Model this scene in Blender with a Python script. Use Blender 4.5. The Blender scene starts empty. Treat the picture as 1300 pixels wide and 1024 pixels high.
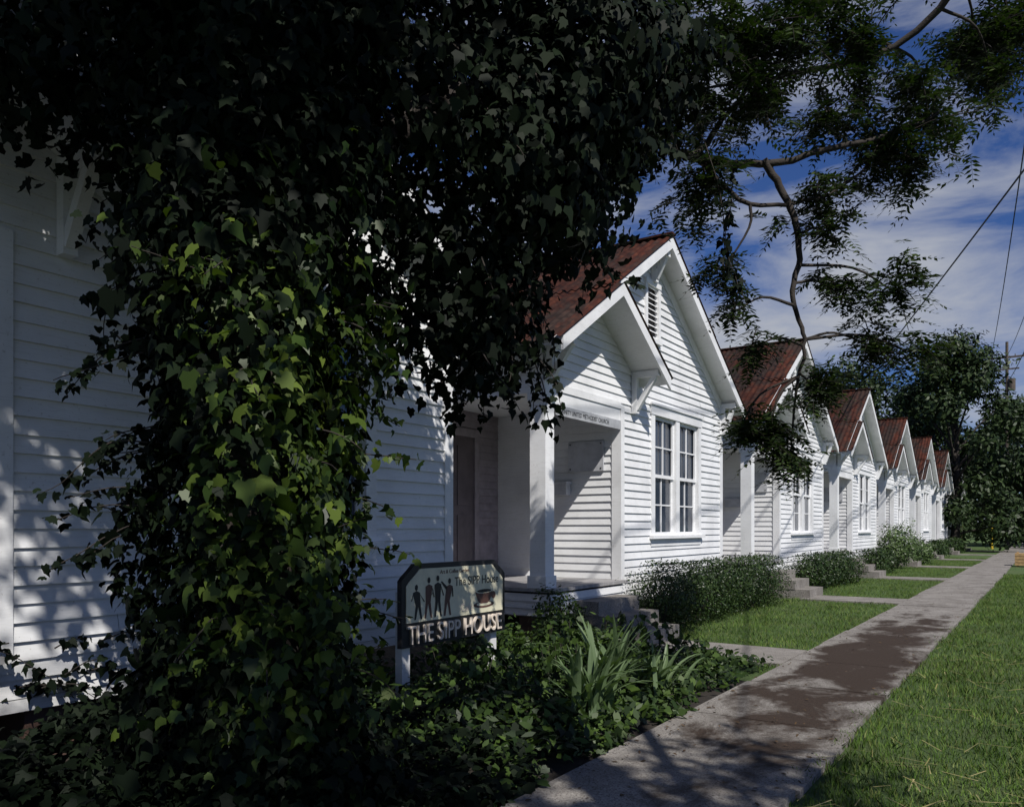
import bpy, math, random
import numpy as np
from mathutils import Vector, Matrix
random.seed(7); rng=np.random.default_rng(11)
scene=bpy.context.scene
col=scene.collection
# ---------------------------------------------------------------- materials
def newmat(name):
    m=bpy.data.materials.new(name); m.use_nodes=True
    nt=m.node_tree; nt.nodes.clear()
    out=nt.nodes.new('ShaderNodeOutputMaterial')
    b=nt.nodes.new('ShaderNodeBsdfPrincipled')
    nt.links.new(b.outputs[0],out.inputs[0])
    return m,nt,b,out
def ramp(nt,fac,stops):
    r=nt.nodes.new('ShaderNodeValToRGB'); e=r.color_ramp.elements
    while len(e)<len(stops): e.new(0.5)
    for i,(p,c) in enumerate(stops):
        e[i].position=p; e[i].color=(c[0],c[1],c[2],1)
    nt.links.new(fac,r.inputs[0]); return r.outputs[0]
def noise(nt,scale,detail=4,coord=None,rough=.6,stretch=None,dist=0):
    n=nt.nodes.new('ShaderNodeTexNoise'); n.inputs['Scale'].default_value=scale
    n.inputs['Detail'].default_value=detail; n.inputs['Roughness'].default_value=rough
    n.inputs['Distortion'].default_value=dist
    if coord is not None:
        if stretch:
            mp=nt.nodes.new('ShaderNodeMapping'); mp.inputs['Scale'].default_value=stretch
            nt.links.new(coord,mp.inputs[0]); nt.links.new(mp.outputs[0],n.inputs[0])
        else: nt.links.new(coord,n.inputs[0])
    return n.outputs[0]
def pos(nt):
    g=nt.nodes.new('ShaderNodeNewGeometry'); return g.outputs['Position']
def mth(nt,op,a,b=0.0):
    n=nt.nodes.new('ShaderNodeMath'); n.operation=op
    for s,v in ((n.inputs[0],a),(n.inputs[1],b)):
        if isinstance(v,(int,float)): s.default_value=v
        else: nt.links.new(v,s)
    return n.outputs[0]
def mix(nt,fac,a,b,mode='MIX'):
    x=nt.nodes.new('ShaderNodeMix'); x.data_type='RGBA'; x.blend_type=mode
    for s,v in ((x.inputs[0],fac),(x.inputs[6],a),(x.inputs[7],b)):
        if isinstance(v,(int,float)): s.default_value=v
        elif isinstance(v,tuple): s.default_value=(v[0],v[1],v[2],1)
        else: nt.links.new(v,s)
    return x.outputs[2]
def bump(nt,b,h,strength=.3,dist=.01):
    n=nt.nodes.new('ShaderNodeBump'); n.inputs['Strength'].default_value=strength
    n.inputs['Distance'].default_value=dist
    nt.links.new(h,n.inputs['Height']); nt.links.new(n.outputs[0],b.inputs['Normal'])
def leafmat(name,cols,rough=.45,trans=.25,spec=.35):
    m,nt,b,out=newmat(name)
    g=nt.nodes.new('ShaderNodeNewGeometry')
    c=ramp(nt,g.outputs['Random Per Island'],[(i/(len(cols)-1),cc) for i,cc in enumerate(cols)])
    n=noise(nt,1.3,2,g.outputs['Position'])
    c=mix(nt,ramp(nt,n,[(.35,(0,0,0)),(.65,(1,1,1))]),mix(nt,1.0,c,(.55,.6,.55),'MULTIPLY'),c)
    nt.links.new(c,b.inputs['Base Color']); b.inputs['Roughness'].default_value=rough
    b.inputs['Specular IOR Level'].default_value=spec
    if trans>0:
        t=nt.nodes.new('ShaderNodeBsdfTranslucent')
        nt.links.new(mix(nt,1.0,c,(1.1,1.3,.5),'MULTIPLY'),t.inputs[0])
        ms=nt.nodes.new('ShaderNodeMixShader'); ms.inputs[0].default_value=trans
        nt.links.new(b.outputs[0],ms.inputs[1]); nt.links.new(t.outputs[0],ms.inputs[2])
        nt.links.new(ms.outputs[0],out.inputs[0])
    return m
def simple(name,c,rough=.6,var=.15,scale=6,bs=.0):
    m,nt,b,out=newmat(name); p=pos(nt)
    n=noise(nt,scale,5,p)
    c2=tuple(x*(1-2*var) for x in c)
    nt.links.new(ramp(nt,n,[(.3,c2),(.6,c)]),b.inputs['Base Color'])
    b.inputs['Roughness'].default_value=rough
    if bs: bump(nt,b,noise(nt,scale*8,4,p),bs)
    return m
def whitemat(name,base=(.77,.775,.785)):
    m,nt,b,out=newmat(name); p=pos(nt)
    n1=noise(nt,1.6,6,p); n2=noise(nt,5,5,p,stretch=(1,1,14)); n3=noise(nt,40,4,p)
    c=ramp(nt,n1,[(.25,tuple(x*.80 for x in base)),(.6,base)])
    c=mix(nt,ramp(nt,n2,[(.54,(0,0,0)),(.8,(.5,.5,.5))]),c,(.48,.47,.46))
    c=mix(nt,ramp(nt,n3,[(.63,(0,0,0)),(.72,(.6,.6,.6))]),c,(.40,.38,.35))
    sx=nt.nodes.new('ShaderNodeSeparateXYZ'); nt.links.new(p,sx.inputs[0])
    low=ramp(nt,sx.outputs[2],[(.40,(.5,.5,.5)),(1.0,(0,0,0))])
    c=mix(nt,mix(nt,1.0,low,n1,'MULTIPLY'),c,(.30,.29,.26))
    nt.links.new(c,b.inputs['Base Color']); b.inputs['Roughness'].default_value=.55
    bump(nt,b,noise(nt,60,3,p,stretch=(.3,.3,2)),.25,.004)
    return m
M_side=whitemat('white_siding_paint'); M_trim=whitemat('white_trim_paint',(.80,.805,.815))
M_pink=simple('porch_wall_paint',(.30,.26,.285),.6)
def roofmat():
    m,nt,b,out=newmat('rusted_corrugated_metal'); p=pos(nt)
    n1=noise(nt,1.4,7,p,.7,stretch=(2.2,.8,.8)); n2=noise(nt,7,6,p,.7)
    rust=ramp(nt,n2,[(.3,(.012,.006,.005)),(.5,(.042,.014,.009)),(.7,(.080,.030,.017))])
    dark=ramp(nt,n2,[(.3,(.009,.007,.006)),(.7,(.040,.029,.025))])
    c=mix(nt,ramp(nt,n1,[(.42,(0,0,0)),(.56,(1,1,1))]),rust,dark)
    sx=nt.nodes.new('ShaderNodeSeparateXYZ'); nt.links.new(p,sx.inputs[0])
    fl=mth(nt,'FLOOR',mth(nt,'MULTIPLY',sx.outputs[0],1.55))
    wn=nt.nodes.new('ShaderNodeTexWhiteNoise'); wn.noise_dimensions='1D'; nt.links.new(fl,wn.inputs['W'])
    c=mix(nt,1.0,c,ramp(nt,wn.outputs[0],[(0,(.55,.55,.55)),(1,(1.4,1.2,1.12))]),'MULTIPLY')
    nt.links.new(c,b.inputs['Base Color']); b.inputs['Roughness'].default_value=.75; b.inputs['Specular IOR Level'].default_value=.12
    return m
M_roof=roofmat()
M_brick=simple('pier_brick',(.11,.065,.05),.8)
M_deck=simple('grey_deck_boards',(.34,.33,.33),.6,.2,9)
M_void=simple('painted_void_shade',(.05,.045,.05),.4)  # near-black stand-in for shade in the vent and underfloor, no door uses it
M_pdoor=simple('painted_porch_door',(.13,.105,.115),.5)
M_black=simple('black_paint',(.012,.012,.014),.5)
M_cream=simple('cream_paint',(.72,.68,.50),.6,.08,9)
M_letter=simple('tan_letter_paint',(.76,.66,.56),.6,.1,9)
M_brown=simple('brown_paint',(.12,.06,.045),.6)
M_grey=simple('grey_name_board',(.40,.41,.43),.6)
M_bark=simple('bark',(.036,.028,.023),.9,.25,9,.6)
M_wire=simple('wire_rubber',(.02,.02,.022),.7)
M_yellow=simple('yellow_pole_paint',(.6,.42,.03),.5)
M_tan=simple('tan_wood',(.42,.27,.12),.8,.2,12)
M_wood=simple('pole_wood',(.10,.08,.065),.9,.2,8)
m,nt,b,out=newmat('window_glass'); b.inputs['Base Color'].default_value=(.03,.04,.06,1); b.inputs['Roughness'].default_value=.06
b.inputs['Specular IOR Level'].default_value=.9; bump(nt,b,noise(nt,3,1,pos(nt)),.06,.02); M_glass=m
def concretemat(name,stain):
    m,nt,b,out=newmat(name); p=pos(nt)
    n1=noise(nt,2.2,8,p,.7); n2=noise(nt,85,3,p); n4=noise(nt,28,5,p,.8)
    c=ramp(nt,n1,[(.3,(.14,.125,.112)),(.5,(.225,.208,.19)),(.72,(.31,.29,.27))])
    c=mix(nt,ramp(nt,n2,[(.50,(0,0,0)),(.62,(.85,.85,.85))]),c,(.075,.066,.058))
    c=mix(nt,ramp(nt,n4,[(.57,(0,0,0)),(.69,(.6,.6,.6))]),c,(.44,.42,.38))
    if stain:
        sx=nt.nodes.new('ShaderNodeSeparateXYZ'); nt.links.new(p,sx.inputs[0])
        d1=mth(nt,'DIVIDE',mth(nt,'ABSOLUTE',mth(nt,'SUBTRACT',sx.outputs[1],9.6)),5.4)
        d2=mth(nt,'DIVIDE',mth(nt,'ABSOLUTE',mth(nt,'ADD',sx.outputs[0],1.70)),.60)
        d=mth(nt,'ADD',mth(nt,'POWER',d1,2),mth(nt,'POWER',d2,3))
        base=mth(nt,'MULTIPLY',mth(nt,'SUBTRACT',1.0,mth(nt,'MINIMUM',d,1.5)),.20)
        n3=noise(nt,1.5,8,p,.70,stretch=(1.3,.8,1),dist=.4)
        f=ramp(nt,mth(nt,'ADD',n3,base),[(.49,(0,0,0)),(.56,(.55,.55,.55)),(.63,(.98,.98,.98))])
        c=mix(nt,f,c,ramp(nt,n2,[(.3,(.014,.009,.006)),(.7,(.050,.032,.022))]))
    nt.links.new(c,b.inputs['Base Color']); b.inputs['Roughness'].default_value=.9; b.inputs['Specular IOR Level'].default_value=.25
    bump(nt,b,n2,.5,.006)
    return m
M_walk=concretemat('stained_sidewalk_concrete',True); M_conc=concretemat('old_concrete',False)
def groundmat():
    m,nt,b,out=newmat('lawn_soil'); p=pos(nt)
    n1=noise(nt,.7,6,p); n2=noise(nt,38,4,p,.8)
    c=ramp(nt,n2,[(.3,(.024,.042,.010)),(.5,(.055,.10,.020)),(.72,(.09,.14,.034))])
    c=mix(nt,ramp(nt,n1,[(.5,(0,0,0)),(.75,(.6,.6,.6))]),c,(.10,.105,.035))
    nt.links.new(c,b.inputs['Base Color']); b.inputs['Roughness'].default_value=.95
    bump(nt,b,n2,1.0,.03); return m
M_ground=groundmat()
M_soil=simple('garden_soil',(.028,.021,.015),.95,.3,14,.8)
M_asph=simple('asphalt',(.05,.05,.052),.9,.15,30,.4)
M_ivy=leafmat('ivy_leaf',[(.012,.024,.008),(.022,.044,.011),(.040,.072,.015),(.13,.18,.030),(.015,.03,.010),(.06,.095,.018)],.42,.25,.22)
M_ivyshade=leafmat('ivy_leaf_painted_shade',[(.003,.006,.003),(.006,.011,.005),(.010,.018,.007)],.6,0,.10)  # shaded copy of the ivy leaf, deep shade put into its colour
M_feather=leafmat('pinnate_leaf',[(.012,.024,.008),(.026,.046,.012),(.050,.074,.016)],.5,.22,.2)
M_unseen_crown=leafmat('unseen_crown_leaf',[(.014,.028,.008),(.028,.048,.012)],.6,0,.15)
M_cover=leafmat('groundcover_leaf',[(.014,.028,.009),(.030,.056,.013),(.08,.13,.026),(.02,.038,.014)],.45,.18,.22)
M_strap=leafmat('strap_leaf',[(.13,.19,.09),(.19,.26,.13),(.09,.14,.06)],.4,.25)
M_hedge=leafmat('hedge_leaf',[(.014,.028,.008),(.028,.052,.013),(.055,.088,.022)],.4,0,.22)
M_hedgel=leafmat('bush_leaf_light',[(.06,.10,.03),(.09,.14,.04),(.12,.17,.06)],.45,0)
M_grass=leafmat('grass_blade',[(.055,.11,.016),(.095,.17,.028),(.13,.205,.042),(.19,.20,.07)],.6,0,.12)
M_straw=leafmat('straw',[(.28,.24,.08),(.4,.34,.16)],.7,0)
M_far=leafmat('distant_leaf',[(.014,.028,.010),(.028,.048,.015),(.046,.072,.022)],.5,0,.2)
M_litter=leafmat('dead_leaf',[(.06,.035,.018),(.12,.07,.03),(.03,.02,.012)],.8,.0)
# ---------------------------------------------------------------- builders
def link(o,parent=None):
    col.objects.link(o)
    if parent is not None: o.parent=parent
    return o
def empty(name,loc=(0,0,0)):
    e=bpy.data.objects.new(name,None); e.location=loc; e.empty_display_size=.3
    return link(e)
class MB:
    def __init__(s): s.v=[];s.f=[];s.m=[]
    def poly(s,pts,m=0):
        i=len(s.v); s.v+= [tuple(p) for p in pts]; s.f.append(list(range(i,i+len(pts)))); s.m.append(m)
    def hexa(s,p,m=0):
        i=len(s.v); s.v+=[tuple(q) for q in p]
        for f in ((0,3,2,1),(4,5,6,7),(0,1,5,4),(1,2,6,5),(2,3,7,6),(3,0,4,7)):
            s.f.append([i+k for k in f]); s.m.append(m)
    def box(s,x0,x1,y0,y1,z0,z1,m=0):
        s.hexa([(x0,y0,z0),(x1,y0,z0),(x1,y1,z0),(x0,y1,z0),(x0,y0,z1),(x1,y0,z1),(x1,y1,z1),(x0,y1,z1)],m)
    def beam(s,p,q,w,h,m=0):
        p=Vector(p);q=Vector(q);d=(q-p).normalized()
        up=Vector((0,0,1)) if abs(d.z)<.99 else Vector((1,0,0))
        a=d.cross(up).normalized()*w/2; b=a.cross(d).normalized()*h/2
        s.hexa([p-a-b,p+a-b,p+a+b,p-a+b,q-a-b,q+a-b,q+a+b,q-a+b],m)
    def prismx(s,pts,x0,x1,m=0):
        n=len(pts); i=len(s.v)
        s.v+=[(x0,a,b) for a,b in pts]+[(x1,a,b) for a,b in pts]
        s.f.append([i+k for k in range(n)][::-1]); s.m.append(m)
        s.f.append([i+n+k for k in range(n)]); s.m.append(m)
        for k in range(n):
            s.f.append([i+k,i+(k+1)%n,i+n+(k+1)%n,i+n+k]); s.m.append(m)
    def cyl(s,x,y,z0,z1,r0,r1,n=12,m=0):
        i=len(s.v)
        for z,r in ((z0,r0),(z1,r1)):
            s.v+=[(x+r*math.cos(2*math.pi*k/n),y+r*math.sin(2*math.pi*k/n),z) for k in range(n)]
        for k in range(n): s.f.append([i+k,i+(k+1)%n,i+n+(k+1)%n,i+n+k]); s.m.append(m)
        s.f.append([i+n+k for k in range(n)]); s.m.append(m)
    def mesh(s,name,mats):
        me=bpy.data.meshes.new(name); me.from_pydata(s.v,[],s.f)
        for mm in mats: me.materials.append(mm)
        me.polygons.foreach_set('material_index',s.m); me.update(); return me
    def obj(s,name,mats,parent=None):
        return link(bpy.data.objects.new(name,s.mesh(name,mats)),parent)
def siding(mb,P,A,N,f0,f1,z0,z1,ex=.115,openings=(),m=0):
    z=z0
    def pt(a,z,o): return (P[0]+A[0]*a+N[0]*o,P[1]+A[1]*a+N[1]*o,z)
    while z<z1-1e-4:
        zt=min(z+ex,z1)
        b0,b1,t0,t1=f0(z),f1(z),f0(zt),f1(zt)
        if b1-b0<.02: break
        if t1<t0: t0=t1=(t0+t1)/2
        segs=[[b0,b1,t0,t1]]
        for (o0,o1,oz0,oz1) in openings:
            if oz0<(z+zt)/2<oz1:
                ns=[]
                for s in segs:
                    if s[0]<o0<s[1]: ns.append([s[0],o0,s[2],o0])
                    if s[0]<o1<s[1]: ns.append([o1,s[1],o1,s[3]])
                    if s[1]<=o0 or s[0]>=o1: ns.append(s)
                segs=ns
        fin=[]
        for s in segs:
            if s[1]-s[0]>2.2:
                c=random.uniform(s[0]+.7,s[1]-.7); fin+=[[s[0],c-.0015,s[2],c-.0015],[c+.0015,s[1],c+.0015,s[3]]]
            else: fin.append(s)
        for s in fin:
            j=random.uniform(-.003,.003); jz=random.uniform(-.003,.003)
            if s[3]<s[2]: s[3]=s[2]
            mb.poly([pt(s[0],z+jz,.024+j),pt(s[1],z-jz,.024+j),pt(s[3],zt+.004,.003),pt(s[2],zt+.004,.003)],m)
            mb.poly([pt(s[0],z+jz,0),pt(s[1],z-jz,0),pt(s[1],z-jz,.024+j),pt(s[0],z+jz,.024+j)],m)
        z+=ex
def meshfrom(name,V,k,mat,parent=None):
    n=V.shape[0]//k
    me=bpy.data.meshes.new(name)
    me.vertices.add(n*k); me.vertices.foreach_set('co',V.astype(np.float32).ravel())
    me.loops.add(n*k); me.loops.foreach_set('vertex_index',np.arange(n*k,dtype=np.int32))
    me.polygons.add(n); me.polygons.foreach_set('loop_start',np.arange(0,n*k,k,dtype=np.int32))
    me.materials.append(mat); me.update(calc_edges=True)
    return link(bpy.data.objects.new(name,me),parent)
def nrm(a): return a/np.maximum(np.linalg.norm(a,axis=1,keepdims=True),1e-6)
IVY=np.array([(0,0,0),(.24,-.12,-.06),(.47,.10,-.14),(.36,.33,-.04),(.40,.56,-.12),(.20,.66,-.02),(0,1.0,-.18),(-.20,.66,-.02),(-.40,.56,-.12),(-.36,.33,-.04),(-.47,.10,-.14),(-.24,-.12,-.06)])
IVY3=np.array([(0,.02,0),(.26,-.04,-.05),(.42,.24,-.13),(.22,.52,-.03),(.10,.8,-.08),(0,1.08,-.2),(-.12,.8,-.08),(-.24,.50,-.03),(-.40,.28,-.13),(-.26,-.04,-.05)])
OVAL=np.array([(0,0,0),(.22,.3,-.04),(.2,.65,-.06),(0,1,-.14),(-.2,.65,-.06),(-.22,.3,-.04)])
LFT=np.array([(0,0,0),(.19,.4,0),(0,1,-.08),(-.19,.4,-.03)])
def leaves(name,C,U,Nn,S,shape,mat,parent=None):
    Nn=nrm(Nn); U=U-Nn*(U*Nn).sum(1,keepdims=True); U=nrm(U); R=np.cross(U,Nn)
    wv=rng.uniform(.75,1.15,len(S))[:,None,None]; cv=rng.uniform(.3,1.9,len(S))[:,None,None]
    V=C[:,None,:]+S[:,None,None]*(wv*shape[None,:,0:1]*R[:,None,:]+shape[None,:,1:2]*U[:,None,:]+cv*shape[None,:,2:3]*Nn[:,None,:])
    return meshfrom(name,V.reshape(-1,3),len(shape),mat,parent)
def ivyleaves(name,C,U,Nn,S,mat,parent):
    k=rng.uniform(0,1,len(S))<.5
    leaves(name,C[k],U[k],Nn[k],S[k],IVY,mat,parent); leaves(name+'_young',C[~k],U[~k],Nn[~k],S[~k],IVY3,mat,parent)
def rnd(n,lo=-1,hi=1): return rng.uniform(lo,hi,(n,3))
def blobpts(blobs,total,power=.45):
    w=np.array([b[3]*b[4]*b[5]*(b[6] if len(b)>6 else 1) for b in blobs]); w=w**.8; w/=w.sum()
    out=[];nn=[]
    for b,ww in zip(blobs,w):
        n=int(total*ww); d=nrm(rng.normal(size=(n,3))); r=rng.uniform(0,1,(n,1))**power
        lump=1+.28*np.sin(d[:,0:1]*5+b[0]*3)*np.cos(d[:,2:3]*6+b[1])+.15*np.sin(d[:,1:2]*11)
        out.append(np.array(b[:3])+d*r*lump*np.array(b[3:6])); nn.append(d)
    return np.concatenate(out),np.concatenate(nn)
def tubes(name,paths,mat,parent=None,res=2):
    cu=bpy.data.curves.new(name,'CURVE'); cu.dimensions='3D'; cu.bevel_depth=1; cu.bevel_resolution=res; cu.use_fill_caps=True
    for pts,r0,r1 in paths:
        sp=cu.splines.new('POLY'); sp.points.add(len(pts)-1)
        for i,p in enumerate(pts):
            sp.points[i].co=(p[0],p[1],p[2],1); t=i/max(1,len(pts)-1); sp.points[i].radius=r0+(r1-r0)*t
    cu.materials.append(mat)
    return link(bpy.data.objects.new(name,cu),parent)
def smooth(pts,n=6,jit=.0):
    P=[Vector(p) for p in pts]; P=[P[0]*2-P[1]]+P+[P[-1]*2-P[-2]]; out=[]
    for i in range(1,len(P)-2):
        for k in range(n):
            t=k/n;a,b,c,d=P[i-1],P[i],P[i+1],P[i+2]
            q=.5*((2*b)+(c-a)*t+(2*a-5*b+4*c-d)*t*t+(3*b-a-3*c+d)*t**3)
            out.append(q+Vector([random.uniform(-jit,jit) for _ in range(3)]))
    out.append(P[-2]); return out
# ---------------------------------------------------------------- world / light / camera
S=Vector((.569,-.353,.743)).normalized()
w=bpy.data.worlds.new('World'); scene.world=w; w.use_nodes=True
nt=w.node_tree; nt.nodes.clear()
o=nt.nodes.new('ShaderNodeOutputWorld'); bg=nt.nodes.new('ShaderNodeBackground'); bg.inputs[1].default_value=.053
sky=nt.nodes.new('ShaderNodeTexSky'); sky.sky_type='NISHITA'; sky.sun_disc=False
sky.sun_elevation=math.asin(S.z); sky.sun_rotation=math.atan2(S.x,S.y); sky.air_density=1.0; sky.dust_density=.3; sky.ozone_density=2.5
tc=nt.nodes.new('ShaderNodeTexCoord')
n=noise(nt,3.8,9,tc.outputs['Generated'],.60,stretch=(1,1,2.8),dist=.4)
n2=noise(nt,1.7,3,tc.outputs['Generated'],.5,stretch=(1,1,2.2))
cm=mix(nt,.42,n,n2)
# clouds are thicker towards the horizon
sz_=nt.nodes.new('ShaderNodeSeparateXYZ'); nt.links.new(tc.outputs['Generated'],sz_.inputs[0])
hb=ramp(nt,sz_.outputs[2],[(.05,(.02,.02,.02)),(.42,(0,0,0))])
cm2=mth(nt,'ADD',mth(nt,'SUBTRACT',cm,.008),hb)
f=ramp(nt,cm2,[(.488,(0,0,0)),(.55,(.42,.42,.42)),(.64,(.92,.92,.92))])
c=mix(nt,1.0,sky.outputs[0],(.54,.78,1.34),'MULTIPLY')
c=mix(nt,f,c,(8.2,8.6,9.5))
nt.links.new(c,bg.inputs[0]); nt.links.new(bg.outputs[0],o.inputs[0])
L=bpy.data.lights.new('sun','SUN'); L.energy=5.0; L.angle=math.radians(.5); L.color=(1,.96,.90)
lo=link(bpy.data.objects.new('sun',L)); lo.rotation_mode='QUATERNION'; lo.rotation_quaternion=S.to_track_quat('Z','Y'); lo.location=(20,-12,26)
cd=bpy.data.cameras.new('camera'); cam=link(bpy.data.objects.new('camera',cd)); scene.camera=cam
cam.location=(0,0,1.5); cam.rotation_euler=(math.pi/2,0,math.radians(34.22))
cd.sensor_width=36; cd.lens=27.69; cd.shift_y=.1215; cd.clip_end=2000; cd.clip_start=.05
scene.view_settings.view_transform='Standard'; scene.view_settings.look='None'; scene.view_settings.exposure=0
# ---------------------------------------------------------------- ground
SP=8.24; Y0=8.35; NH=8
mb=MB(); mb.poly([(-600,-400,0),(400,-400,0),(400,900,0),(-600,900,0)]); mb.obj('ground',[M_ground])
mb=MB(); mb.poly([(-9,-6,.006),(-2.36,-6,.006),(-2.36,7.6,.006),(-4.2,8.5,.006),(-9,8.5,.006)]); mb.obj('garden_bed',[M_soil])
mb=MB()
y=-6.0
while y<95:
    x0=-2.36+random.uniform(-.02,.02); x1=-1.15+random.uniform(-.02,.02); z=.045+random.uniform(-.006,.006)
    mb.box(x0,x1,y+.008,y+1.5-.008,-.05,z); y+=1.5
mb.obj('sidewalk',[M_walk])
mb=MB(); mb.box(2.6,2.75,-40,120,-.02,.1); mb.obj('curb',[M_conc])
mb=MB(); mb.poly([(2.75,-40,.004),(10,-40,.004),(10,300,.004),(2.75,300,.004)]); mb.obj('street',[M_asph])
for k in range(-1,NH-1):
    yy=Y0+SP*k
    mb=MB(); mb.box(-4.25,-2.385,yy+.3,yy+1.45,-.03,.035+.002*random.random()); mb.obj('walkway',[M_conc])
# ---------------------------------------------------------------- houses
FX=-5.2; BX=-7.4; RX=-16; SL=.638; ZR=6.05; CW=3.215; W=6.43; BR=2.12
def zr(a): return ZR-SL*abs(a-CW)
def cf(v): return lambda z:v
def house_meshes():
    R={}
    mb=MB(); zp=ZR-.1
    win=(3.19,5.29,1.40,3.43); vent=(2.93,3.50,4.50,5.32)
    siding(mb,(FX,0),(0,1),(1,0),cf(BR+.0),cf(W),.46,3.335,openings=[win])
    siding(mb,(FX,0),(0,1),(1,0),lambda z:max(0,CW-(zp-z)/SL),lambda z:min(W,CW+(zp-z)/SL),3.335,5.93,openings=[(3.19,5.29,1.4,3.43),vent])
    siding(mb,(BX,BR),(1,0),(0,-1),cf(0),cf(BX*-1+FX),.745,3.3)
    siding(mb,(RX,0),(1,0),(0,-1),cf(0),cf(BX-RX),.46,3.95)
    siding(mb,(BX,0),(1,0),(0,-1),cf(0),cf(FX-BX),3.335,3.95)
    siding(mb,(RX,W),(1,0),(0,1),cf(0),cf(FX-RX),.46,3.95)
    siding(mb,(BX,-.02),(1,0),(0,-1),cf(0),cf(FX-BX+.1),.40,.67,.09)
    siding(mb,(FX+.1,0),(0,1),(1,0),cf(-.02),cf(BR-.06),.40,.67,.09)
    mb.poly([(RX,0,.46),(RX,W,.46),(RX,W,3.95),(RX,CW,5.95),(RX,0,3.95)])
    R['siding_walls']=(mb.mesh('siding_walls',[M_side]))
    mb=MB(); siding(mb,(BX,0),(0,1),(1,0),cf(0),cf(BR),.745,3.3,openings=[(.55,1.45,.7,2.9)])
    mb.box(BX,BX+.04,.45,.55,.745,3.0); mb.box(BX,BX+.04,1.45,1.55,.745,3.0); mb.box(BX,BX+.045,.45,1.55,2.9,3.02)
    R['porch_back_wall']=mb.mesh('porch_back_wall',[M_pink])
    mb=MB()
    mb.box(FX-.10,FX+.03,W-.10,W+.032,.42,3.92)
    mb.box(FX-.12,FX+.034,BR-.032,BR+.08,.62,3.30)
    mb.box(BX-.1,BX+.034,-.034,.1,.42,3.3)
    mb.box(FX-.2,FX+.03,-.01,.20,.745,3.25)
    mb.box(FX-.225,FX+.05,-.032,.225,.745,.90); mb.box(FX-.225,FX+.05,-.032,.225,3.10,3.24)
    mb.box(FX-.12,FX+.036,-.036,BR-.033,3.243,3.34)
    mb.box(BX,FX-.125,-.036,.08,3.20,3.34)
    mb.box(FX-.08,FX+.02,.20,BR-.035,3.05,3.24)
    mb.box(BX,FX-.1,.0,BR,3.30,3.32)
    mb.box(RX+.05,FX+.025,-.0+.02,W-.02,.38,.455)
    for sgn in (-1,1):
        e=CW+sgn*(CW); pts=[(CW,ZR-.10),(CW,ZR-.30),(e,zr(e)-.30),(e,zr(e)-.10)]
        mb.prismx(pts,FX+.001,FX+.028)
    w0,w1,z0,z1=3.17,5.31,1.38,3.45; t=.13; x=FX+.035
    mb.box(FX-.05,x,w0,w0+t,z0,z1-.15); mb.box(FX-.05,x,w1-t,w1,z0,z1-.15)
    mb.box(FX-.05,x+.01,w0-.02,w1+.02,z1-.15,z1); mb.box(FX-.05,x+.035,w0-.05,w1+.05,z1+.001,z1+.035)
    mb.box(FX-.05,x+.06,w0-.05,w1+.05,z0-.05,z0); mb.box(FX-.05,x-.005,w0,w1,z0-.17,z0-.052)
    mc=(w0+w1)/2; mb.box(FX-.05,x-.002,mc-.075,mc+.075,z0,z1-.15)
    zm=(z0+z1-.15)/2
    for a,bb in ((w0+t,mc-.075),(mc+.075,w1-t)):
        for (za,zb,xo) in ((z0,zm+.03,-.045),(zm-.03,z1-.15,-.015)):
            x1=FX+xo; x0=x1-.03
            mb.box(x0,x1,a,a+.05,za,zb); mb.box(x0,x1,bb-.05,bb,za,zb)
            mb.box(x0,x1,a+.05,bb-.05,za,za+.055); mb.box(x0,x1,a+.05,bb-.05,zb-.055,zb)
            m_=(a+bb)/2; mb.box(x0+.004,x1-.004,m_-.011,m_+.011,za+.055,zb-.055)
            mb.box(x0+.006,x1-.006,a+.05,bb-.05,(za+zb)/2-.011,(za+zb)/2+.011)
    v0,v1,a0,a1=4.50,5.32,2.93,3.50
    mb.box(FX-.03,x+.01,a0,a0+.08,v0,v1); mb.box(FX-.03,x+.01,a1-.08,a1,v0,v1); mb.box(FX-.03,x+.02,a0,a1,v1,v1+.08); mb.box(FX-.03,x+.03,a0-.02,a1+.02,v0-.07,v0)
    zz=v0+.02
    while zz<v1-.04:
        mb.poly([(FX+.022,a0+.08,zz),(FX+.022,a1-.08,zz),(FX-.03,a1-.08,zz+.05),(FX-.03,a0+.08,zz+.05)]); zz+=.085
    def bracket(a,zt,ox,dz=.5):
        mb.box(FX+.024,FX+.11,a-.045,a+.045,zt-dz,zt-.091)
        mb.box(FX+.024,ox,a-.045,a+.045,zt-.09,zt)
        mb.beam((FX+.09,a,zt-dz+.06),(ox-.06,a,zt-.07),.075,.075)
    bracket(2.50,3.84,-4.74,.62); bracket(W-.02,zr(W)-.13,-4.89,.6); bracket(CW,ZR-.22,-4.89,.45); bracket(.06,zr(0)-.16,-4.78,.5)
    R['trim_and_windows']=mb.mesh('trim_and_windows',[M_trim])
    mb=MB()
    mb.box(BX+.98,BX+1.38,BR-.17,BR-.026,2.0,2.16); mb.box(BX+.96,BX+1.40,BR-.19,BR-.026,2.161,2.20)
    mb.box(BX+1.35,BX+1.95,BR-.055,BR-.026,2.35,2.80)
    for (a_,b_) in ((1.38,2.38),(1.90,2.38),(1.38,2.75),(1.90,2.75)): mb.box(BX+a_,BX+a_+.02,BR-.062,BR-.056,b_,b_+.02,1)
    R['mailbox_and_notice_board']=mb.mesh('mailbox_and_notice_board',[simple('mailbox_paint',(.50,.51,.54),.5),M_black])
    mb=MB()
    mb.poly([(FX-.065,3.2,1.38),(FX-.065,5.3,1.38),(FX-.065,5.3,3.4),(FX-.065,3.2,3.4)])
    R['window_glass']=mb.mesh('window_glass',[M_glass])
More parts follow.
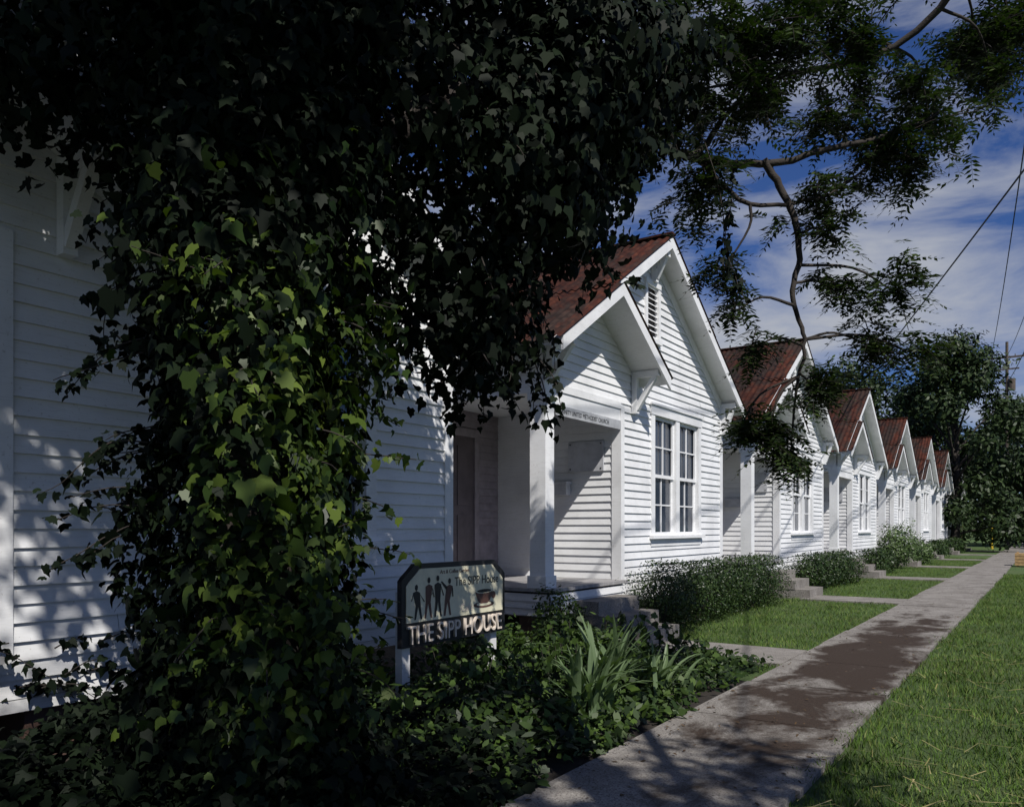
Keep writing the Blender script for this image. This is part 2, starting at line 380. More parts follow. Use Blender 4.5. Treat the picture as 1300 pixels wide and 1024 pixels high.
    mb=MB(); mb.box(FX-.16,FX-.04,2.95,3.48,4.5,5.32); mb.box(RX,FX-.2,.15,W-.15,.36,.379)  # dark slabs stand in for the shade behind louvres and below the floor
    R['vent_and_floor_void']=mb.mesh('vent_and_floor_void',[M_void])
    mb=MB(); mb.box(BX-.06,BX+.008,.55,1.45,.745,2.9)
    for (a_,b_,c_,d_) in ((.65,.96,.95,1.7),(1.04,1.35,.95,1.7),(.65,.96,1.85,2.75),(1.04,1.35,1.85,2.75)): mb.box(BX+.009,BX+.022,a_,b_,c_,d_)
    R['door']=mb.mesh('door',[M_pdoor])
    mb=MB()
    for i in range(15):
        yy=-.05+i*.1445; mb.box(BX,FX+.13,yy,yy+.138,.70,.744)
    R['porch_deck']=mb.mesh('porch_deck',[M_deck])
    mb=MB()
    for xx in np.arange(RX+.3,FX,2.1):
        for yy in (.15,3.1,W-.45): mb.box(xx,xx+.35,yy,yy+.35,0,.36)
    mb.box(FX-.4,FX-.05,.05,.4,0,.39); mb.box(FX-.4,FX-.05,2.3,2.6,0,.39)
    R['brick_piers']=mb.mesh('brick_piers',[M_brick])
    mb=MB(); E=.35; OX=-4.87
    for sgn in (-1,1):
        e=CW+sgn*(CW+E)
        mb.prismx([(CW,ZR-.035),(CW,ZR-.095),(e,zr(e)-.095),(e,zr(e)-.035)],RX-.3,OX)
        mb.prismx([(CW,ZR-.015),(CW,ZR-.19),(e,zr(e)-.19),(e,zr(e)-.015)],OX+.001,OX+.035)
        for xx in np.arange(RX,OX-.1,.6):
            e2=e-sgn*.02; e3=e-sgn*.33
            mb.prismx([(e2,zr(e2)-.097),(e2,zr(e2)-.17),(e3,zr(e3)-.20),(e3,zr(e3)-.097)],xx,xx+.045)
    zpk=zr(1.2); PX=-4.72
    mb.prismx([(1.2,zpk-.02),(1.2,zpk-.10),(2.78,zpk-1.58*SL-.10),(2.78,zpk-1.58*SL-.02)],FX+.002,PX)
    mb.prismx([(1.2,zpk+.01),(1.2,zpk-.16),(2.80,zpk-1.60*SL-.16),(2.80,zpk-1.60*SL+.01)],PX+.001,PX+.035)
    mb.prismx([(1.2,zpk-.02),(1.2,zpk-.10),(-.37,zr(-.37)-.10),(-.37,zr(-.37)-.02)],OX+.036,PX)
    mb.prismx([(1.2,zpk+.01),(1.2,zpk-.16),(-.39,zr(-.39)-.16),(-.39,zr(-.39)+.01)],PX+.001,PX+.035)
    R['eaves_and_fascia']=mb.mesh('eaves_and_fascia',[M_trim])
    V=[];F=[]
    def sheet(x0,x1,pa,pb,lift=0):
        n=int((x1-x0)/.0225); base=len(V)
        for i in range(n+1):
            xx=x0+(x1-x0)*i/n; h=.015*math.sin(xx*2*math.pi/.13)+lift
            V.append((xx,pa[0],pa[1]+h)); V.append((xx,pb[0],pb[1]+h))
        for i in range(n): F.append((base+2*i,base+2*i+2,base+2*i+3,base+2*i+1))
    for sgn in (-1,1):
        e=CW+sgn*(CW+E+.05); mid=CW+sgn*1.9
        sheet(RX-.32,OX+.055,(CW,ZR+.006),(mid,zr(mid)+.006),.008); sheet(RX-.32,OX+.055,(mid-sgn*.1,zr(mid-sgn*.1)-.002),(e,zr(e)-.002))
    sheet(FX+.02,PX+.055,(1.2,zpk+.014),(2.84,zpk-1.64*SL+.014),.012)
    sheet(OX+.06,PX+.055,(1.2,zpk+.014),(-.42,zr(-.42)+.014),.012)
    me=bpy.data.meshes.new('roof'); me.from_pydata(V,[],F); me.materials.append(M_roof); me.update()
    for p in me.polygons: p.use_smooth=True
    R['roof']=me
    mb=MB(); mb.beam((RX-.3,CW,ZR+.03),(OX+.06,CW,ZR+.03),.16,.03); R['ridge_cap']=mb.mesh('ridge_cap',[M_roof])
    mb=MB()
    for i,(xa,h) in enumerate(((-4.72,.56),(-4.42,.38),(-4.12,.2))):
        mb.box(FX+.14,xa,.55+.01*i,1.75-.01*i,(0 if i==2 else h-.18),h)
    R['concrete_steps']=mb.mesh('concrete_steps',[M_conc])
    return R
def text(name,body,size,loc,mat,parent,ext=.004,sx=1):
    cu=bpy.data.curves.new(name,'FONT'); cu.body=body; cu.size=size; cu.extrude=ext; cu.materials.append(mat)
    o=bpy.data.objects.new(name,cu); link(o,parent)
    o.matrix_local=Matrix(((0,0,1,loc[0]),(sx,0,0,loc[1]),(0,1,0,loc[2]),(0,0,0,1))); return o
R1=house_meshes(); R2=house_meshes()
for k in range(-1,NH-1):
    h=empty('white_row_house',(0,Y0+SP*k-(.07 if k<0 else 0),0))
    for nme,me in (R1 if k%2 else R2).items(): link(bpy.data.objects.new(nme,me),h)
    if k==0:
        mb=MB(); mb.box(FX+.021,FX+.032,.24,BR-.04,2.94,3.07); mb.obj('name_board',[M_grey],h)
        text('church_name_text','TRINITY UNITED METHODIST CHURCH',.085,(FX+.034,.34,2.975),M_black,h,.001,.90)
# ---------------------------------------------------------------- cafe sign
sg=empty('cafe_sign',(-4.10,4.50,0)); mb=MB(); SW=1.38
def outline(i,z0,z1):
    a,b=i,SW-i; q=.10
    return [(a,z0),(b,z0),(b,z1-q-.03),(b-.03,z1-q),(b-.10,z1-q+.05),(b-.16,z1),(a+.16,z1),(a+.10,z1-q+.05),(a+.03,z1-q),(a,z1-q-.03)]
mb.prismx(outline(0,.575,1.22),-.025,.02,0)
mb.prismx(outline(.045,.765,1.18),.021,.028,1)
mb.box(-.10,-.03,.06,.15,0,1.0,2); mb.box(-.10,-.03,SW-.15,SW-.06,0,1.0,2)
mb.obj('board',[M_black,M_cream,M_trim],sg)
text('big_letters','THE SIPP HOUSE',.205,(.030,.05,.60),M_letter,sg,.010,.84)
text('script_text','The SIPP House',.105,(.030,.64,1.02),M_black,sg,.001,.92)
text('small_text','Art & Coffee Garden',.045,(.030,.45,1.13),M_brown,sg,.001)
text('cafe_text','Cafe',.09,(.030,.72,.80),M_letter,sg,.001)
mb=MB()
def disc(cy,cz,ry,rz,x,m,n=20): mb.poly([(x,cy+ry*math.cos(2*math.pi*i/n),cz+rz*math.sin(2*math.pi*i/n)) for i in range(n)],m)
disc(1.05,.835,.15,.028,.0300,1); disc(1.05,.840,.11,.016,.0305,2)
mb.poly([(.031,.92,.955),(.031,.96,.87),(.031,1.0,.845),(.031,1.10,.845),(.031,1.14,.87),(.031,1.18,.955)],1)
disc(1.05,.955,.13,.022,.0315,2); disc(1.05,.954,.105,.015,.032,0); disc(1.19,.91,.034,.032,.0305,1)
for i,(cy,lean,hh) in enumerate(((.18,-.02,.25),(.30,.01,.30),(.42,.0,.31),(.54,.03,.28))):
    z=.785; x=.030+.0006*i; mm=0 if i%2==0 else 1
    disc(cy+lean,z+hh,.018,.024,x,0)
    mb.poly([(x,cy-.03,z+hh*.42),(x,cy+.03,z+hh*.42),(x,cy+.042+lean,z+hh*.84),(x,cy+lean,z+hh*.9),(x,cy-.042+lean,z+hh*.84)],mm)
    mb.poly([(x,cy-.03,z+hh*.42),(x,cy+.002,z+hh*.42),(x,cy-.025,z),(x,cy-.045,z)],mm)
    mb.poly([(x,cy-.002,z+hh*.42),(x,cy+.03,z+hh*.42),(x,cy+.05,z),(x,cy+.03,z)],mm)
    mb.poly([(x,cy+.03+lean,z+hh*.84),(x,cy+.045+lean,z+hh*.78),(x,cy+.08,z+hh*.55),(x,cy+.068,z+hh*.53)],0)
    if i!=1: mb.poly([(x,cy-.03+lean,z+hh*.84),(x,cy-.07,z+hh*(1.02 if i%2 else .6)),(x,cy-.082,z+hh*(.99 if i%2 else .58)),(x,cy-.045+lean,z+hh*.76)],0)
mb.obj('painted_figures_and_cup',[M_black,M_brown,M_cream],sg)
# ---------------------------------------------------------------- ivy covered tree (foreground)
iv=empty('ivy_covered_tree',(0,0,0)); TX,TY=-3.34,2.57
trunk=smooth([(TX,TY,-.05),(TX-.03,TY,1.5),(TX+.02,TY+.05,3),(TX+.05,TY+.1,4.6),(TX+.2,TY+.1,6.5)],5)
tubes('trunk',[(trunk,.27,.2),
 (smooth([(TX,TY,3.0),(TX+.6,TY+.9,3.9),(TX+.9,TY+2,4.4)],5),.12,.05),
 (smooth([(TX,TY,3.6),(TX-.9,TY-.2,4.6),(TX-1.2,TY-1,6)],5),.12,.05),
 (smooth([(TX,TY,4.2),(TX+1,TY-.5,5.5),(TX+2,TY-1,6.8)],5),.12,.05)],M_bark,iv)
n=19000; th=rng.uniform(0,2*np.pi,n); z=rng.uniform(0,4.6,n)
rad=.43+.12*np.sin(3*th+2.1*z)+.09*np.sin(5*th-3.7*z)+.05*np.sin(9*th+8*z)+.14*np.clip(.8-z,0,1)+.09*np.clip((z-2.0),0,1)
rad=np.maximum(rad*rng.uniform(.70,1.06,n)+rng.exponential(.035,n),.31+rng.uniform(0,.04,n))
C=np.stack([TX+rad*np.cos(th),TY+rad*np.sin(th),z],1)
out_=np.stack([np.cos(th),np.sin(th),.35+0*th],1)+rnd(n)*1.0
U=np.stack([0*th,0*th,-1+0*th],1)+rnd(n)*.8
sz=rng.uniform(.035,.085,n)*(1+.6*(rng.uniform(0,1,n)>.85))
right=np.cos(th-.2)
drk=(z+rng.normal(0,.35,n)>2.75)|(z+rng.normal(0,.25,n)<.6)|(rng.uniform(0,1,n)>.36+.62*np.clip(right,-.4,1))  # picks leaves for painted shade: top, foot and the side away from the street
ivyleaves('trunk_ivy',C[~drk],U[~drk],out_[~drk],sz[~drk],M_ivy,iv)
ivyleaves('trunk_ivy_shaded',C[drk],U[drk],out_[drk],sz[drk],M_ivyshade,iv)
mass=[(-3.83,2.83,4.3,1.0,1.0,1.1),(-3.16,3.29,4.1,.9,.9,.95),(-2.98,3.75,3.25,.55,.55,.75),(-2.86,4.0,2.78,.34,.34,.5),(-2.53,3.95,3.75,.6,.7,.75),
 (-2.35,4.3,4.4,.65,.7,.75),(-3.0,3.7,2.75,.40,.40,.55),(-4.3,2.5,4.7,.7,.7,.7),(-2.85,4.6,3.7,.5,.5,.6),(-2.7,4.9,4.1,.5,.5,.6),(-2.5,5.1,4.9,.7,.7,.6),(-3.9,2.0,5.2,1,1,.7),(-2.85,4.2,2.85,.22,.22,.42),
 (-3.35,2.75,3.2,.62,.62,.7),(-2.9,4.1,5.2,1.0,1.0,.6),(-3.2,4.6,4.6,.6,.6,.8),(-4.7,1.6,4.3,.5,.6,.6),(-4.4,2.0,3.9,.45,.5,.5)]
C,D=blobpts(mass,28000,.42); n=len(C)
ivyleaves('ivy_canopy',C,np.array([[0,0,-1.]])+rnd(n)*.8,D+rnd(n)*.9+np.array([[.3,-.3,.3]]),rng.uniform(.045,.10,n),M_ivyshade,iv)  # whole canopy takes the leaf colour with shade painted in
def vines(name,starts,parent,mat,lsz=(.04,.085)):
    paths=[];Cs=[];
    for (p,d,Ln) in starts:
        p=Vector(p); d=Vector(d).normalized(); pts=[p.copy()]; m=max(4,int(Ln/.05))
        for i in range(m):
            d=(d+Vector((random.uniform(-.2,.2),random.uniform(-.2,.2),random.uniform(-.25,.12)))).normalized()
            p=p+d*.05; pts.append(p.copy())
            for q in range(2): Cs.append(p+Vector([random.uniform(-.035,.035) for _ in range(3)]))
        paths.append((pts,.005,.002))
    tubes(name+'_stems',paths,M_bark,parent,1)
    C=np.array([tuple(c) for c in Cs]); n=len(C)
    ivyleaves(name,C,np.array([[0,0,-1.]])+rnd(n)*.7,np.array([[.4,-.6,.3]])+rnd(n),rng.uniform(lsz[0],lsz[1],n),mat,parent)
st=[]
for i in range(30):
    a=random.uniform(-1.2,1.8); zz=random.uniform(.8,2.8); st.append(((TX+.42*math.cos(a),TY+.42*math.sin(a),zz),(math.cos(a),math.sin(a),random.uniform(-.2,.4)),random.uniform(.2,.5)))
vines('ivy_sprays',st,iv,M_ivy,(.035,.08))
st=[]
for i in range(22):
    st.append(((TX-.30,TY-.3,random.uniform(1.4,3.3)),(-.85,-.5,random.uniform(-.2,.3)),random.uniform(.3,.7)))
for i in range(40):
    b=random.choice(mass[1:13]); a=random.uniform(0,6.28)
    st.append(((b[0]+b[3]*.7*math.cos(a),b[1]+b[4]*.7*math.sin(a),b[2]-b[5]*.3),(math.cos(a)*.5,math.sin(a)*.5,-.8),random.uniform(.3,.7)))
for p in ((-2.0,6.0,4.3),(-2.1,5.9,4.2)): st.append((p,(0,0,-1),1.0))
st+=[((-5.12,random.uniform(1.9,2.9),random.uniform(.5,.9)),(0,random.uniform(-1,1),.1),random.uniform(.3,.7)) for i in range(10)]
vines('hanging_ivy',st,iv,M_ivyshade,(.04,.08))  # vines also carry the painted shade colour
# ---------------------------------------------------------------- street-side shade tree with pinnate leaves
sh=empty('shade_tree',(0,0,0))
limbs=[([(2.6,.6,-.05),(2.55,.7,2.2),(2.3,1.0,4.2),(1.6,2.0,6.4)],.26,.16),
 ([(2.3,1.0,4.2),(1.3,4.2,6.6),(.1,6.6,6.4),(-.88,7.26,5.6),(-1.77,6.65,5.24),(-2.1,6.4,5.15)],.06,.012),
 ([(-2.9,3.6,4.3),(-3.0,5.2,4.75),(-2.42,6.22,4.56),(-1.85,6.6,4.52),(-1.1,7.0,4.7),(-.7,7.3,4.9)],.055,.010),
 ([(-1.95,6.55,4.54),(-1.78,6.66,4.2),(-1.70,6.72,3.8),(-1.73,6.70,3.4),(-1.66,6.74,3.05),(-1.70,6.7,2.75)],.034,.013),
 ([(-2.42,6.22,4.56),(-2.2,6.5,5.0),(-1.9,6.8,5.6)],.03,.01),
 ([(-2.42,6.22,4.56),(-2.0,6.4,4.15),(-1.5,6.9,4.28),(-1.1,7.1,4.6)],.022,.01),
 ([(1.6,2.0,6.4),(0,1,7),(-2,0,7),(-3,-1,7)],.14,.04),([(1.6,2.0,6.4),(2,0,7.5),(3,-2,8)],.12,.04),([(1.6,2,6.4),(-.5,2.5,7.4),(-2.5,3,7.2)],.1,.03)]
paths=[(smooth(p,6,.02),a,b) for p,a,b in limbs]
cl=[(-2.45,6.1,5.0,.55,260),(-2.05,6.35,5.45,.5,200),(-1.75,6.6,5.5,.5,160),(-1.95,6.45,4.95,.38,110),(-1.50,6.9,4.9,.36,85),(-1.25,7.05,5.5,.42,140),
 (-1.1,7.1,4.65,.40,130),(-.80,7.3,4.80,.36,105),(-1.6,6.8,4.25,.32,75),(-2.3,6.2,4.3,.36,120),(-2.75,5.6,4.4,.4,180),(-2.1,6.3,3.25,.22,40),(-1.4,6.9,3.45,.30,80),
 (-1.05,7.15,3.45,.30,75),(-1.2,7.05,3.0,.28,85),(-1.55,6.8,2.62,.27,95),(-1.9,6.55,2.28,.28,130),(-2.1,6.4,2.3,.2,60),(-1.75,6.65,2.05,.2,60),(-.95,7.2,2.95,.22,40),(-2.2,6.3,3.6,.25,40),(-1.5,6.85,3.9,.24,50),
 (-.55,8.1,5.75,.5,230),(-.25,8.2,5.9,.5,200),(-.40,7.9,5.35,.33,90),(-2.6,5.9,5.5,.6,230),(-1.6,6.9,6.0,.5,150),(-.9,7.4,5.2,.3,60),(-1.3,7.0,5.1,.3,55),(-2.0,6.4,2.95,.2,35),(-.95,7.25,4.35,.28,70)]
limbpts=[Vector(q) for p in paths for q in p[0]]
LC=[];LU=[];LN=[];LS=[];rach=[]
for (x,y,z,r,nl) in cl:
    c0=Vector((x,y,z)); near=min(limbpts,key=lambda q:(q-c0).length+ (0 if q.z>z else .3))
    mid=(near+c0)/2+Vector((random.uniform(-.1,.1),random.uniform(-.1,.1),.08))
    paths.append((smooth([near,mid,c0],4),.014,.006))
    tw=[]
    for i in range(max(4,nl//10)):
        e=c0+Vector((random.gauss(0,r*.58),random.gauss(0,r*.58),random.gauss(0,r*.52)))
        m=(c0+e)/2+Vector((0,0,.06)); pp=smooth([c0,m,e],3); paths.append((pp,.006,.003)); tw.append(pp)
    for i in range(nl):
        pp=random.choice(tw); q=pp[random.randint(1,len(pp)-1)]+Vector([random.gauss(0,r*.13) for _ in range(3)])
        a=random.uniform(0,6.28); d=Vector((math.cos(a),math.sin(a),random.uniform(-.9,.25))).normalized(); Ln=random.uniform(.15,.30)
        side=d.cross(Vector((0,0,1))).normalized(); nn=side.cross(d)
        K=6
        prev=[]
        for j in range(K+1):
            t=(j+.6)/(K+.6); pj=q+d*Ln*t+Vector((0,0,-.28*Ln*t*t)); prev.append(pj)
            ss=.052*math.sin(math.pi*(.25+.65*t))*random.uniform(.8,1.2)+.014
            if j==K: LC.append(pj);LU.append(d);LN.append(nn);LS.append(ss)
            else:
                for s_ in (-1,1):
                    LC.append(pj);LU.append(side*s_+d*.45+Vector((0,0,-.25)));LN.append(nn+Vector([random.uniform(-.3,.3) for _ in range(3)]));LS.append(ss)
        rach.append(([q]+prev[::3]+[prev[-1]],.0014,.0008))
ar=lambda l:np.array([tuple(v) for v in l])
leaves('pinnate_foliage',ar(LC),ar(LU),ar(LN),np.array(LS)*1.18,LFT,M_feather,sh)
tubes('limbs',paths,M_bark,sh,1); tubes('leaf_stalks',rach,M_bark,sh,0)
shading_blobs=[(-2,.2,6.8,1.5,1.5,.7,1.5),(-.9,1.0,7.0,1.2,1.2,.7,1.3),(-3,2.6,6.4,1.7,1.7,.7,1.3),(1.2,-2.6,7.2,1.6,1.4,.7,.7),(-1.2,-2,7,1.6,1.5,.7,.8),(3.8,-.4,7.2,1.3,1.5,.7,1.2),(2.3,-.5,7.2,1.1,1.0,.6,1.0),(4.4,1.0,7.6,.9,1.0,.5),(-1.5,2.7,7.1,1.1,1.0,.5,1.2)]  # out-of-view crown added and spaced to shade ivy, walls and walk
C,D=blobpts(shading_blobs,14500,.6); n=len(C)
leaves('unseen_shading_crown',C,D*.3+rnd(n),np.array([[0,0,1.]])+rnd(n)*.8,rng.uniform(.10,.19,n),OVAL,M_unseen_crown,sh)
# ---------------------------------------------------------------- garden planting
gp=empty('groundcover_plants')
n=26000; X=rng.uniform(-4.95,-2.36,n); Y=rng.uniform(.3,8.4,n)
hgt=.10+.40*np.clip((-2.45-X)/1.0,0,1)*(.55+.45*np.sin(X*4.1+1)*np.sin(Y*3.3))+.10*np.sin(7*X)*np.cos(6*Y)
hgt=np.where(Y>7.2,hgt*.6,hgt)
hgt=np.where((X>-4.2)&(X<-3.5)&(Y>3.9)&(Y<5.7),np.minimum(hgt,.28),hgt)
edge=-2.36-.16*(1+np.sin(Y*5)*.6+np.sin(Y*13)*.4)+.14*(Y<6.3)
keep=(X<edge+rng.normal(0,.06,n))&(~((X<-4.18)&(Y>4.3)&(Y<5.9)&(rng.uniform(0,1,n)<.5)))
X,Y,hgt=X[keep],Y[keep],hgt[keep]; n=len(X)
Z=np.clip(hgt,.05,1)*rng.uniform(0,1,n)**.35+rng.exponential(.03,n)
C=np.stack([X,Y,Z],1)
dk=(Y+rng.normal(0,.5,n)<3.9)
ivyleaves('ivy_groundcover_shaded',C[dk],rnd(dk.sum())+np.array([[.3,-.3,-.2]]),np.array([[.2,-.2,1.]])+rnd(dk.sum())*.8,rng.uniform(.04,.09,dk.sum()),M_ivyshade,gp)  # crown shade on the near planting is painted in by leaf colour
C=C[~dk]; n=len(C)
h_=n//2
ivyleaves('ivy_groundcover',C[:h_],rnd(h_)+np.array([[.3,-.3,-.2]]),np.array([[.2,-.2,1.]])+rnd(h_)*.8,rng.uniform(.035,.08,h_),M_cover,gp)
leaves('leafy_groundcover',C[h_:],rnd(n-h_)+np.array([[.3,-.3,.2]]),np.array([[.2,-.2,1.]])+rnd(n-h_)*.9,rng.uniform(.04,.12,n-h_),OVAL,M_cover,gp)
st=[((random.uniform(-4.0,-2.9),random.uniform(4.6,7.6),.3),(random.uniform(-.3,.3),random.uniform(-.3,.3),1),random.uniform(.2,.4)) for i in range(50)]
vines('leafy_stems',st,gp,M_cover,(.04,.08))
def bush(name,blobs,n,sz,mat,shape=OVAL,flat=None):
    e=empty(name,(0,0,0))
    C,D=blobpts(blobs,n,.28); k=C[:,2]>.02; C,D=C[k],D[k]; m=len(C)
    if flat: C[:,2]=np.where(C[:,2]>flat,flat+(C[:,2]-flat)*.35,C[:,2])
    leaves('foliage',C,D+rnd(m)*.8+np.array([[0,0,.3]]),D+rnd(m)*.9+np.array([[0,0,.3]]),rng.uniform(sz*.7,sz*1.3,m),shape,mat,e)
    pp=[]
    for b in blobs:
        for i in range(5): pp.append(([(b[0],b[1],0),(b[0]+random.uniform(-.5,.5)*b[3],b[1]+random.uniform(-.5,.5)*b[4],b[2]+.3*b[5])],.012,.004))
    tubes('stems',pp,M_bark,e,1); return e
bush('porch_shrub',[(-4.92,8.15,.42,.25,.3,.38),(-4.9,8.55,.30,.22,.22,.28),(-4.6,7.6,.25,.3,.4,.28)],2600,.055,M_cover)
def hedge(k,h,ln0,ln1,mat,n,sz):
    y0=Y0+SP*k; bl=[]; y=y0+ln0
    while y<y0+ln1:
        bl.append((-4.60+random.uniform(-.05,.05),y,h*.48,.48,.50,h*.56+random.uniform(-.03,.03))); y+=.42
    bush('hedge',bl,n,sz,mat,OVAL,h*.92)
hedge(0,1.02,2.2,7.4,M_hedge,38000,.040)
hedge(1,.90,2.4,6.8,M_hedge,14000,.055)
hedge(2,.85,1.9,4.2,M_hedge,5000,.07); hedge(3,.8,2.0,6.0,M_hedge,4500,.09); hedge(4,.9,2,6,M_hedge,4000,.1); hedge(5,.9,2,6,M_hedge,3000,.12)
bush('round_bush',[(-4.6,32.2,1.0,.75,.9,.75),(-4.6,32.2,.6,.7,.8,.6)],5000,.08,M_hedgel)
bush('round_bush',[(-4.4,36.5,.5,.6,.8,.55)],2500,.09,M_hedgel)
for (px,py,nn,hh) in ((-2.82,5.15,46,.66),(-3.0,5.75,50,.74),(-2.75,6.2,34,.55)):
    e=empty('strap_leaf_lily',(px,py,0)); V=[];F=[]
    for i in range(nn):
        a=random.uniform(0,6.28); d=Vector((math.cos(a),math.sin(a),0)); sd=Vector((-d.y,d.x,0)); Ln=hh*random.uniform(.8,1.3); le=random.uniform(.15,.75); wd=random.uniform(.018,.034)
        b0=Vector((random.gauss(0,.07),random.gauss(0,.07),0)); base=len(V); K=8
        for j in range(K+1):
            t=j/K; p=b0+d*(Ln*le*(t**1.5))+Vector((0,0,Ln*(t-.38*le*1.6*t**2.6)))
            ww=wd*(math.sin(math.pi*min(1,.25+.75*t)))**.7+.001
            V+= [tuple(p-sd*ww+Vector((0,0,.006))),tuple(p),tuple(p+sd*ww+Vector((0,0,.006)))]
        for j in range(K):
            q=base+3*j; F+=[(q,q+1,q+4,q+3),(q+1,q+2,q+5,q+4)]
    me=bpy.data.meshes.new('leaves'); me.from_pydata(V,[],F); me.materials.append(M_strap); me.update(); link(bpy.data.objects.new('leaves',me),e)
# ---------------------------------------------------------------- grass
def grass(name,X,Y,hl,wd,mat,lean=.5):
    n=len(X); a=rng.uniform(0,2*np.pi,n); L_=rng.uniform(hl[0],hl[1],n); le=rng.uniform(.1,lean*2,n); b=rng.uniform(0,2*np.pi,n)
    L_=L_*(.8+.35*np.sin(X*5+np.sin(Y*3)*2)*np.sin(Y*4))
    wv=rng.uniform(wd[0],wd[1],n)
    s=np.stack([np.cos(b),np.sin(b),0*b],1)*wv[:,None]; base=np.stack([X,Y,0*X+.002],1)
    dd=np.stack([np.cos(a)*le,np.sin(a)*le,1+0*a],1)*L_[:,None]
    mid=base+dd*.5*np.array([[.7,.7,1.1]])
    V=np.stack([base-s,base+s,mid+s*.8,base+dd,mid-s*.8],1).reshape(-1,3)
    return meshfrom(name,V,5,mat)
def strip(x0,x1,y0,y1,n):
    u=rng.uniform(0,1,n); return rng.uniform(x0,x1,n), y0+(y1-y0)*u**1.7
gx,gy=strip(-1.19,1.9,3.2,30,95000)
gx=np.where(gx<-1.1,gx-rng.uniform(0,.10,len(gx))*(np.sin(gy*7)+np.sin(gy*17)>0),gx)
gx2,gy2=strip(-4.9,-2.34,6.9,45,60000)
k=(((gy2-Y0)%SP>1.46)|((gy2-Y0)%SP<.28)|(gx2<-4.3))
gx2,gy2=gx2[k],gy2[k]
far=gy2>7.9+.6*np.sin(gx2*4); gx2,gy2=gx2[far],gy2[far]
grass('lawn_grass',np.concatenate([gx,gx2]),np.concatenate([gy,gy2]),(.03,.075),(.0018,.0042),M_grass)
n=420; sx,sy=strip(-1.1,1.6,3.4,12,n)
C=np.stack([sx,sy,rng.uniform(.04,.07,n)],1); ST=np.array([(-.018,0,0),(.018,0,0),(.014,1,0),(-.014,1,0)])
leaves('straw_clippings',C,rnd(n)*np.array([[1,1,.08]]),np.array([[0,0,1.]])+rnd(n)*.1,rng.uniform(.08,.26,n),ST,M_straw)
n=1500; lx=rng.uniform(-2.34,-1.17,n); ly=3+rng.uniform(0,1,n)**1.6*22
wgt=rng.uniform(0,1,n)<(.25+.75*(np.abs(lx+1.75)>.42)); lx,ly=lx[wgt],ly[wgt]; n=len(lx)
leaves('leaf_litter',np.stack([lx,ly,0*lx+.056],1),rnd(n)*np.array([[1,1,.1]]),np.array([[0,0,1.]])+rnd(n)*.3,rng.uniform(.015,.045,n),OVAL,M_litter)
# ---------------------------------------------------------------- distant trees
def tree(name,x,y,h,r,n,sz=.26,mat=M_far,low=.12):
    e=empty(name,(x,y,0)); pp=[(smooth([(0,0,-.1),(random.uniform(-.2,.2),.1,h*.3),(0,.2,h*.75)],4),.022*h,.08)]; bl=[]
    nb=24
    for i in range(nb):
        a=i*2.4; hz=h*(low+(.92-low)*i/(nb-1)); rr=r*math.sin(math.pi*min(1,.30+.64*i/(nb-1)))*random.uniform(.35,.95)
        c=(rr*math.cos(a),rr*math.sin(a),hz); br=r*random.uniform(.18,.40)
        bl.append((c[0],c[1],c[2],br,br,br*.8)); pp.append((smooth([(0,0,hz*.65),(c[0]*.5,c[1]*.5,hz*.85),c],3),.09,.025))
    C,D=blobpts(bl,n,.5); m=len(C)
    leaves('unseen_shading_crown',C,D+rnd(m),D+rnd(m)*.9+np.array([[0,0,.4]]),rng.uniform(sz*.6,sz*1.4,m),OVAL,mat,e)
    tubes('trunk_and_limbs',pp,M_bark,e,1); return e
tree('oak_tree',-4.9,57,13.8,5.0,26000,.28)
tree('oak_tree',-7.5,66,13.0,5.0,15000,.34)
tree('oak_tree',-13,66,14.5,5.5,11000,.36)
tree('oak_tree',1.2,74,12,5,15000,.36)
tree('oak_tree',-2.5,84,13,5.5,14000,.38,M_far,.1)
tree('oak_tree',-19,78,14,6,8000,.4)
tree('oak_tree',8,64,12,4.5,6000,.36)
e=empty('distant_tree_row'); bl=[]
for i in range(60):
    bl.append((-90+i*3.2,125+random.uniform(-6,6),random.uniform(2,7),3.6,3,random.uniform(2.5,4.5)))
C,D=blobpts(bl,24000,.3); m=len(C); leaves('foliage',C,D+rnd(m),D+rnd(m)*.8,rng.uniform(.6,1.2,m),OVAL,M_far,e)
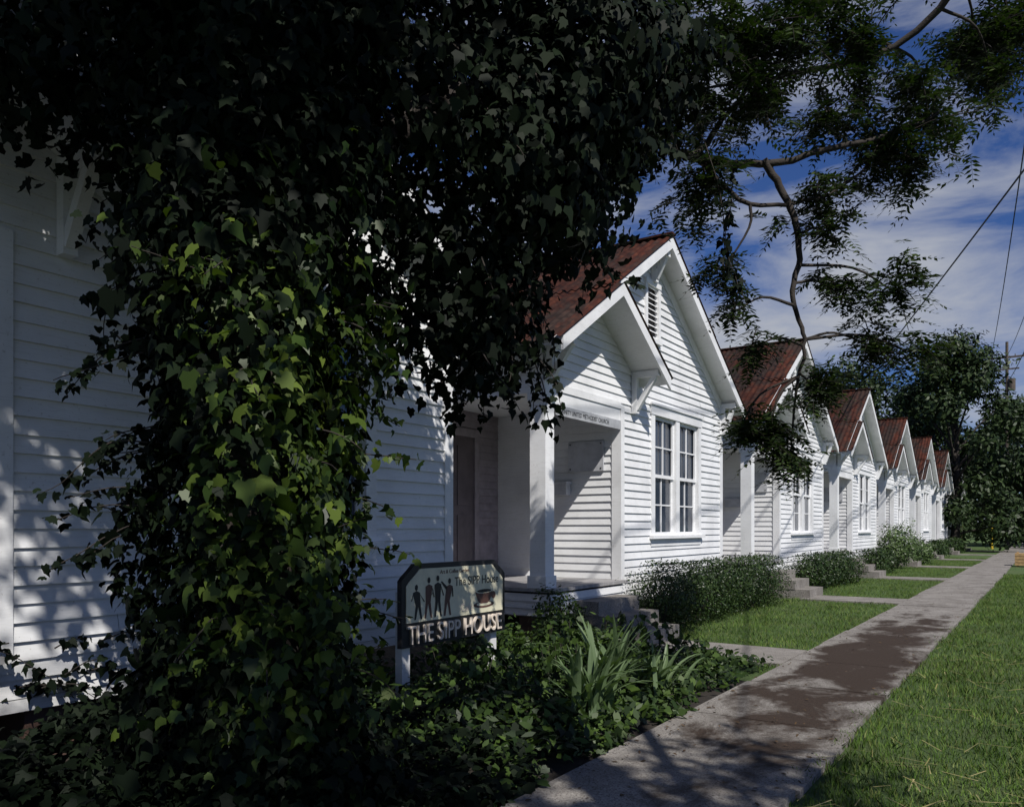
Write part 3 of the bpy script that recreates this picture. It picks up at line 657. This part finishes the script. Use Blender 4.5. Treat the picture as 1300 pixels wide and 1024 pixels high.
# ---------------------------------------------------------------- small things
def upole(x,y,h):
    up=empty('utility_pole',(x,y,0)); mb=MB(); mb.cyl(0,0,0,h,.17,.11,12); mb.box(-1.3,1.3,-.06,.06,h-1.4,h-1.25); mb.box(-.9,.9,-.06,.06,h-2.4,h-2.28)
    for q in (-1.2,-.6,.6,1.2): mb.cyl(q,0,h-1.25,h-1.08,.04,.03,8)
    if h>15: mb.cyl(.35,0,h-4.2,h-3.2,.28,.28,12)
    mb.obj('pole',[M_wood],up)
upole(-2.9,80,17.5); upole(3.2,-14,11.8); upole(10.8,-15.7,11.5)
def wire(a,b,sag,r=.011):
    a=Vector(a);b=Vector(b); return ([a.lerp(b,t/30)+Vector((0,0,-sag*4*(t/30)*(1-t/30))) for t in range(31)],r,r)
tubes('power_lines',[wire((10.8,-15.7,10.1),(-5.1,28.0,6.3),.35,.015),wire((2.0,-14,10.6),(-4.1,80,16.3),1.5,.018),wire((3.2,-14,10.6),(-2.9,80,16.3),1.7,.018),wire((4.4,-14,10.6),(-1.7,80,16.3),1.5,.018),wire((3.2,-14,9.2),(-2.9,80,14),1.6,.022)],M_wire)
mb=MB(); mb.cyl(-3.3,66,0,3.0,.09,.09,12); mb.cyl(-3.3,66,3.0,3.06,.1,.02,12); mb.obj('yellow_pole',[M_yellow])
mb=MB()
for i in range(4): mb.box(-1.05,-.3,36,36.8,.06+i*.12,.06+i*.12+.10)
for a in (-1.0,-.4):
    for b in (36.06,36.7): mb.box(a,a+.07,b,b+.07,.0,.56)
mb.obj('wooden_crate',[M_tan])
th_=empty('tan_house',(-12,88,0)); mb=MB(); mb.box(-5,5,-3,3,0,3.2); mb.obj('walls',[M_tan],th_)
mb=MB(); mb.hexa([(-5.4,-3.4,3.2),(5.4,-3.4,3.2),(5.4,3.4,3.2),(-5.4,3.4,3.2),(-5.4,-.1,5.2),(5.4,-.1,5.2),(5.4,.1,5.2),(-5.4,.1,5.2)]); mb.obj('roof',[M_roof],th_)
mb=MB(); mb.box(-2,-1,-3.06,-3.0,0,2.1); mb.box(1,2.2,-3.06,-3.0,1,2.3); mb.box(5,5.05,-1,0,0,2.1); mb.obj('door_and_window',[M_glass],th_)
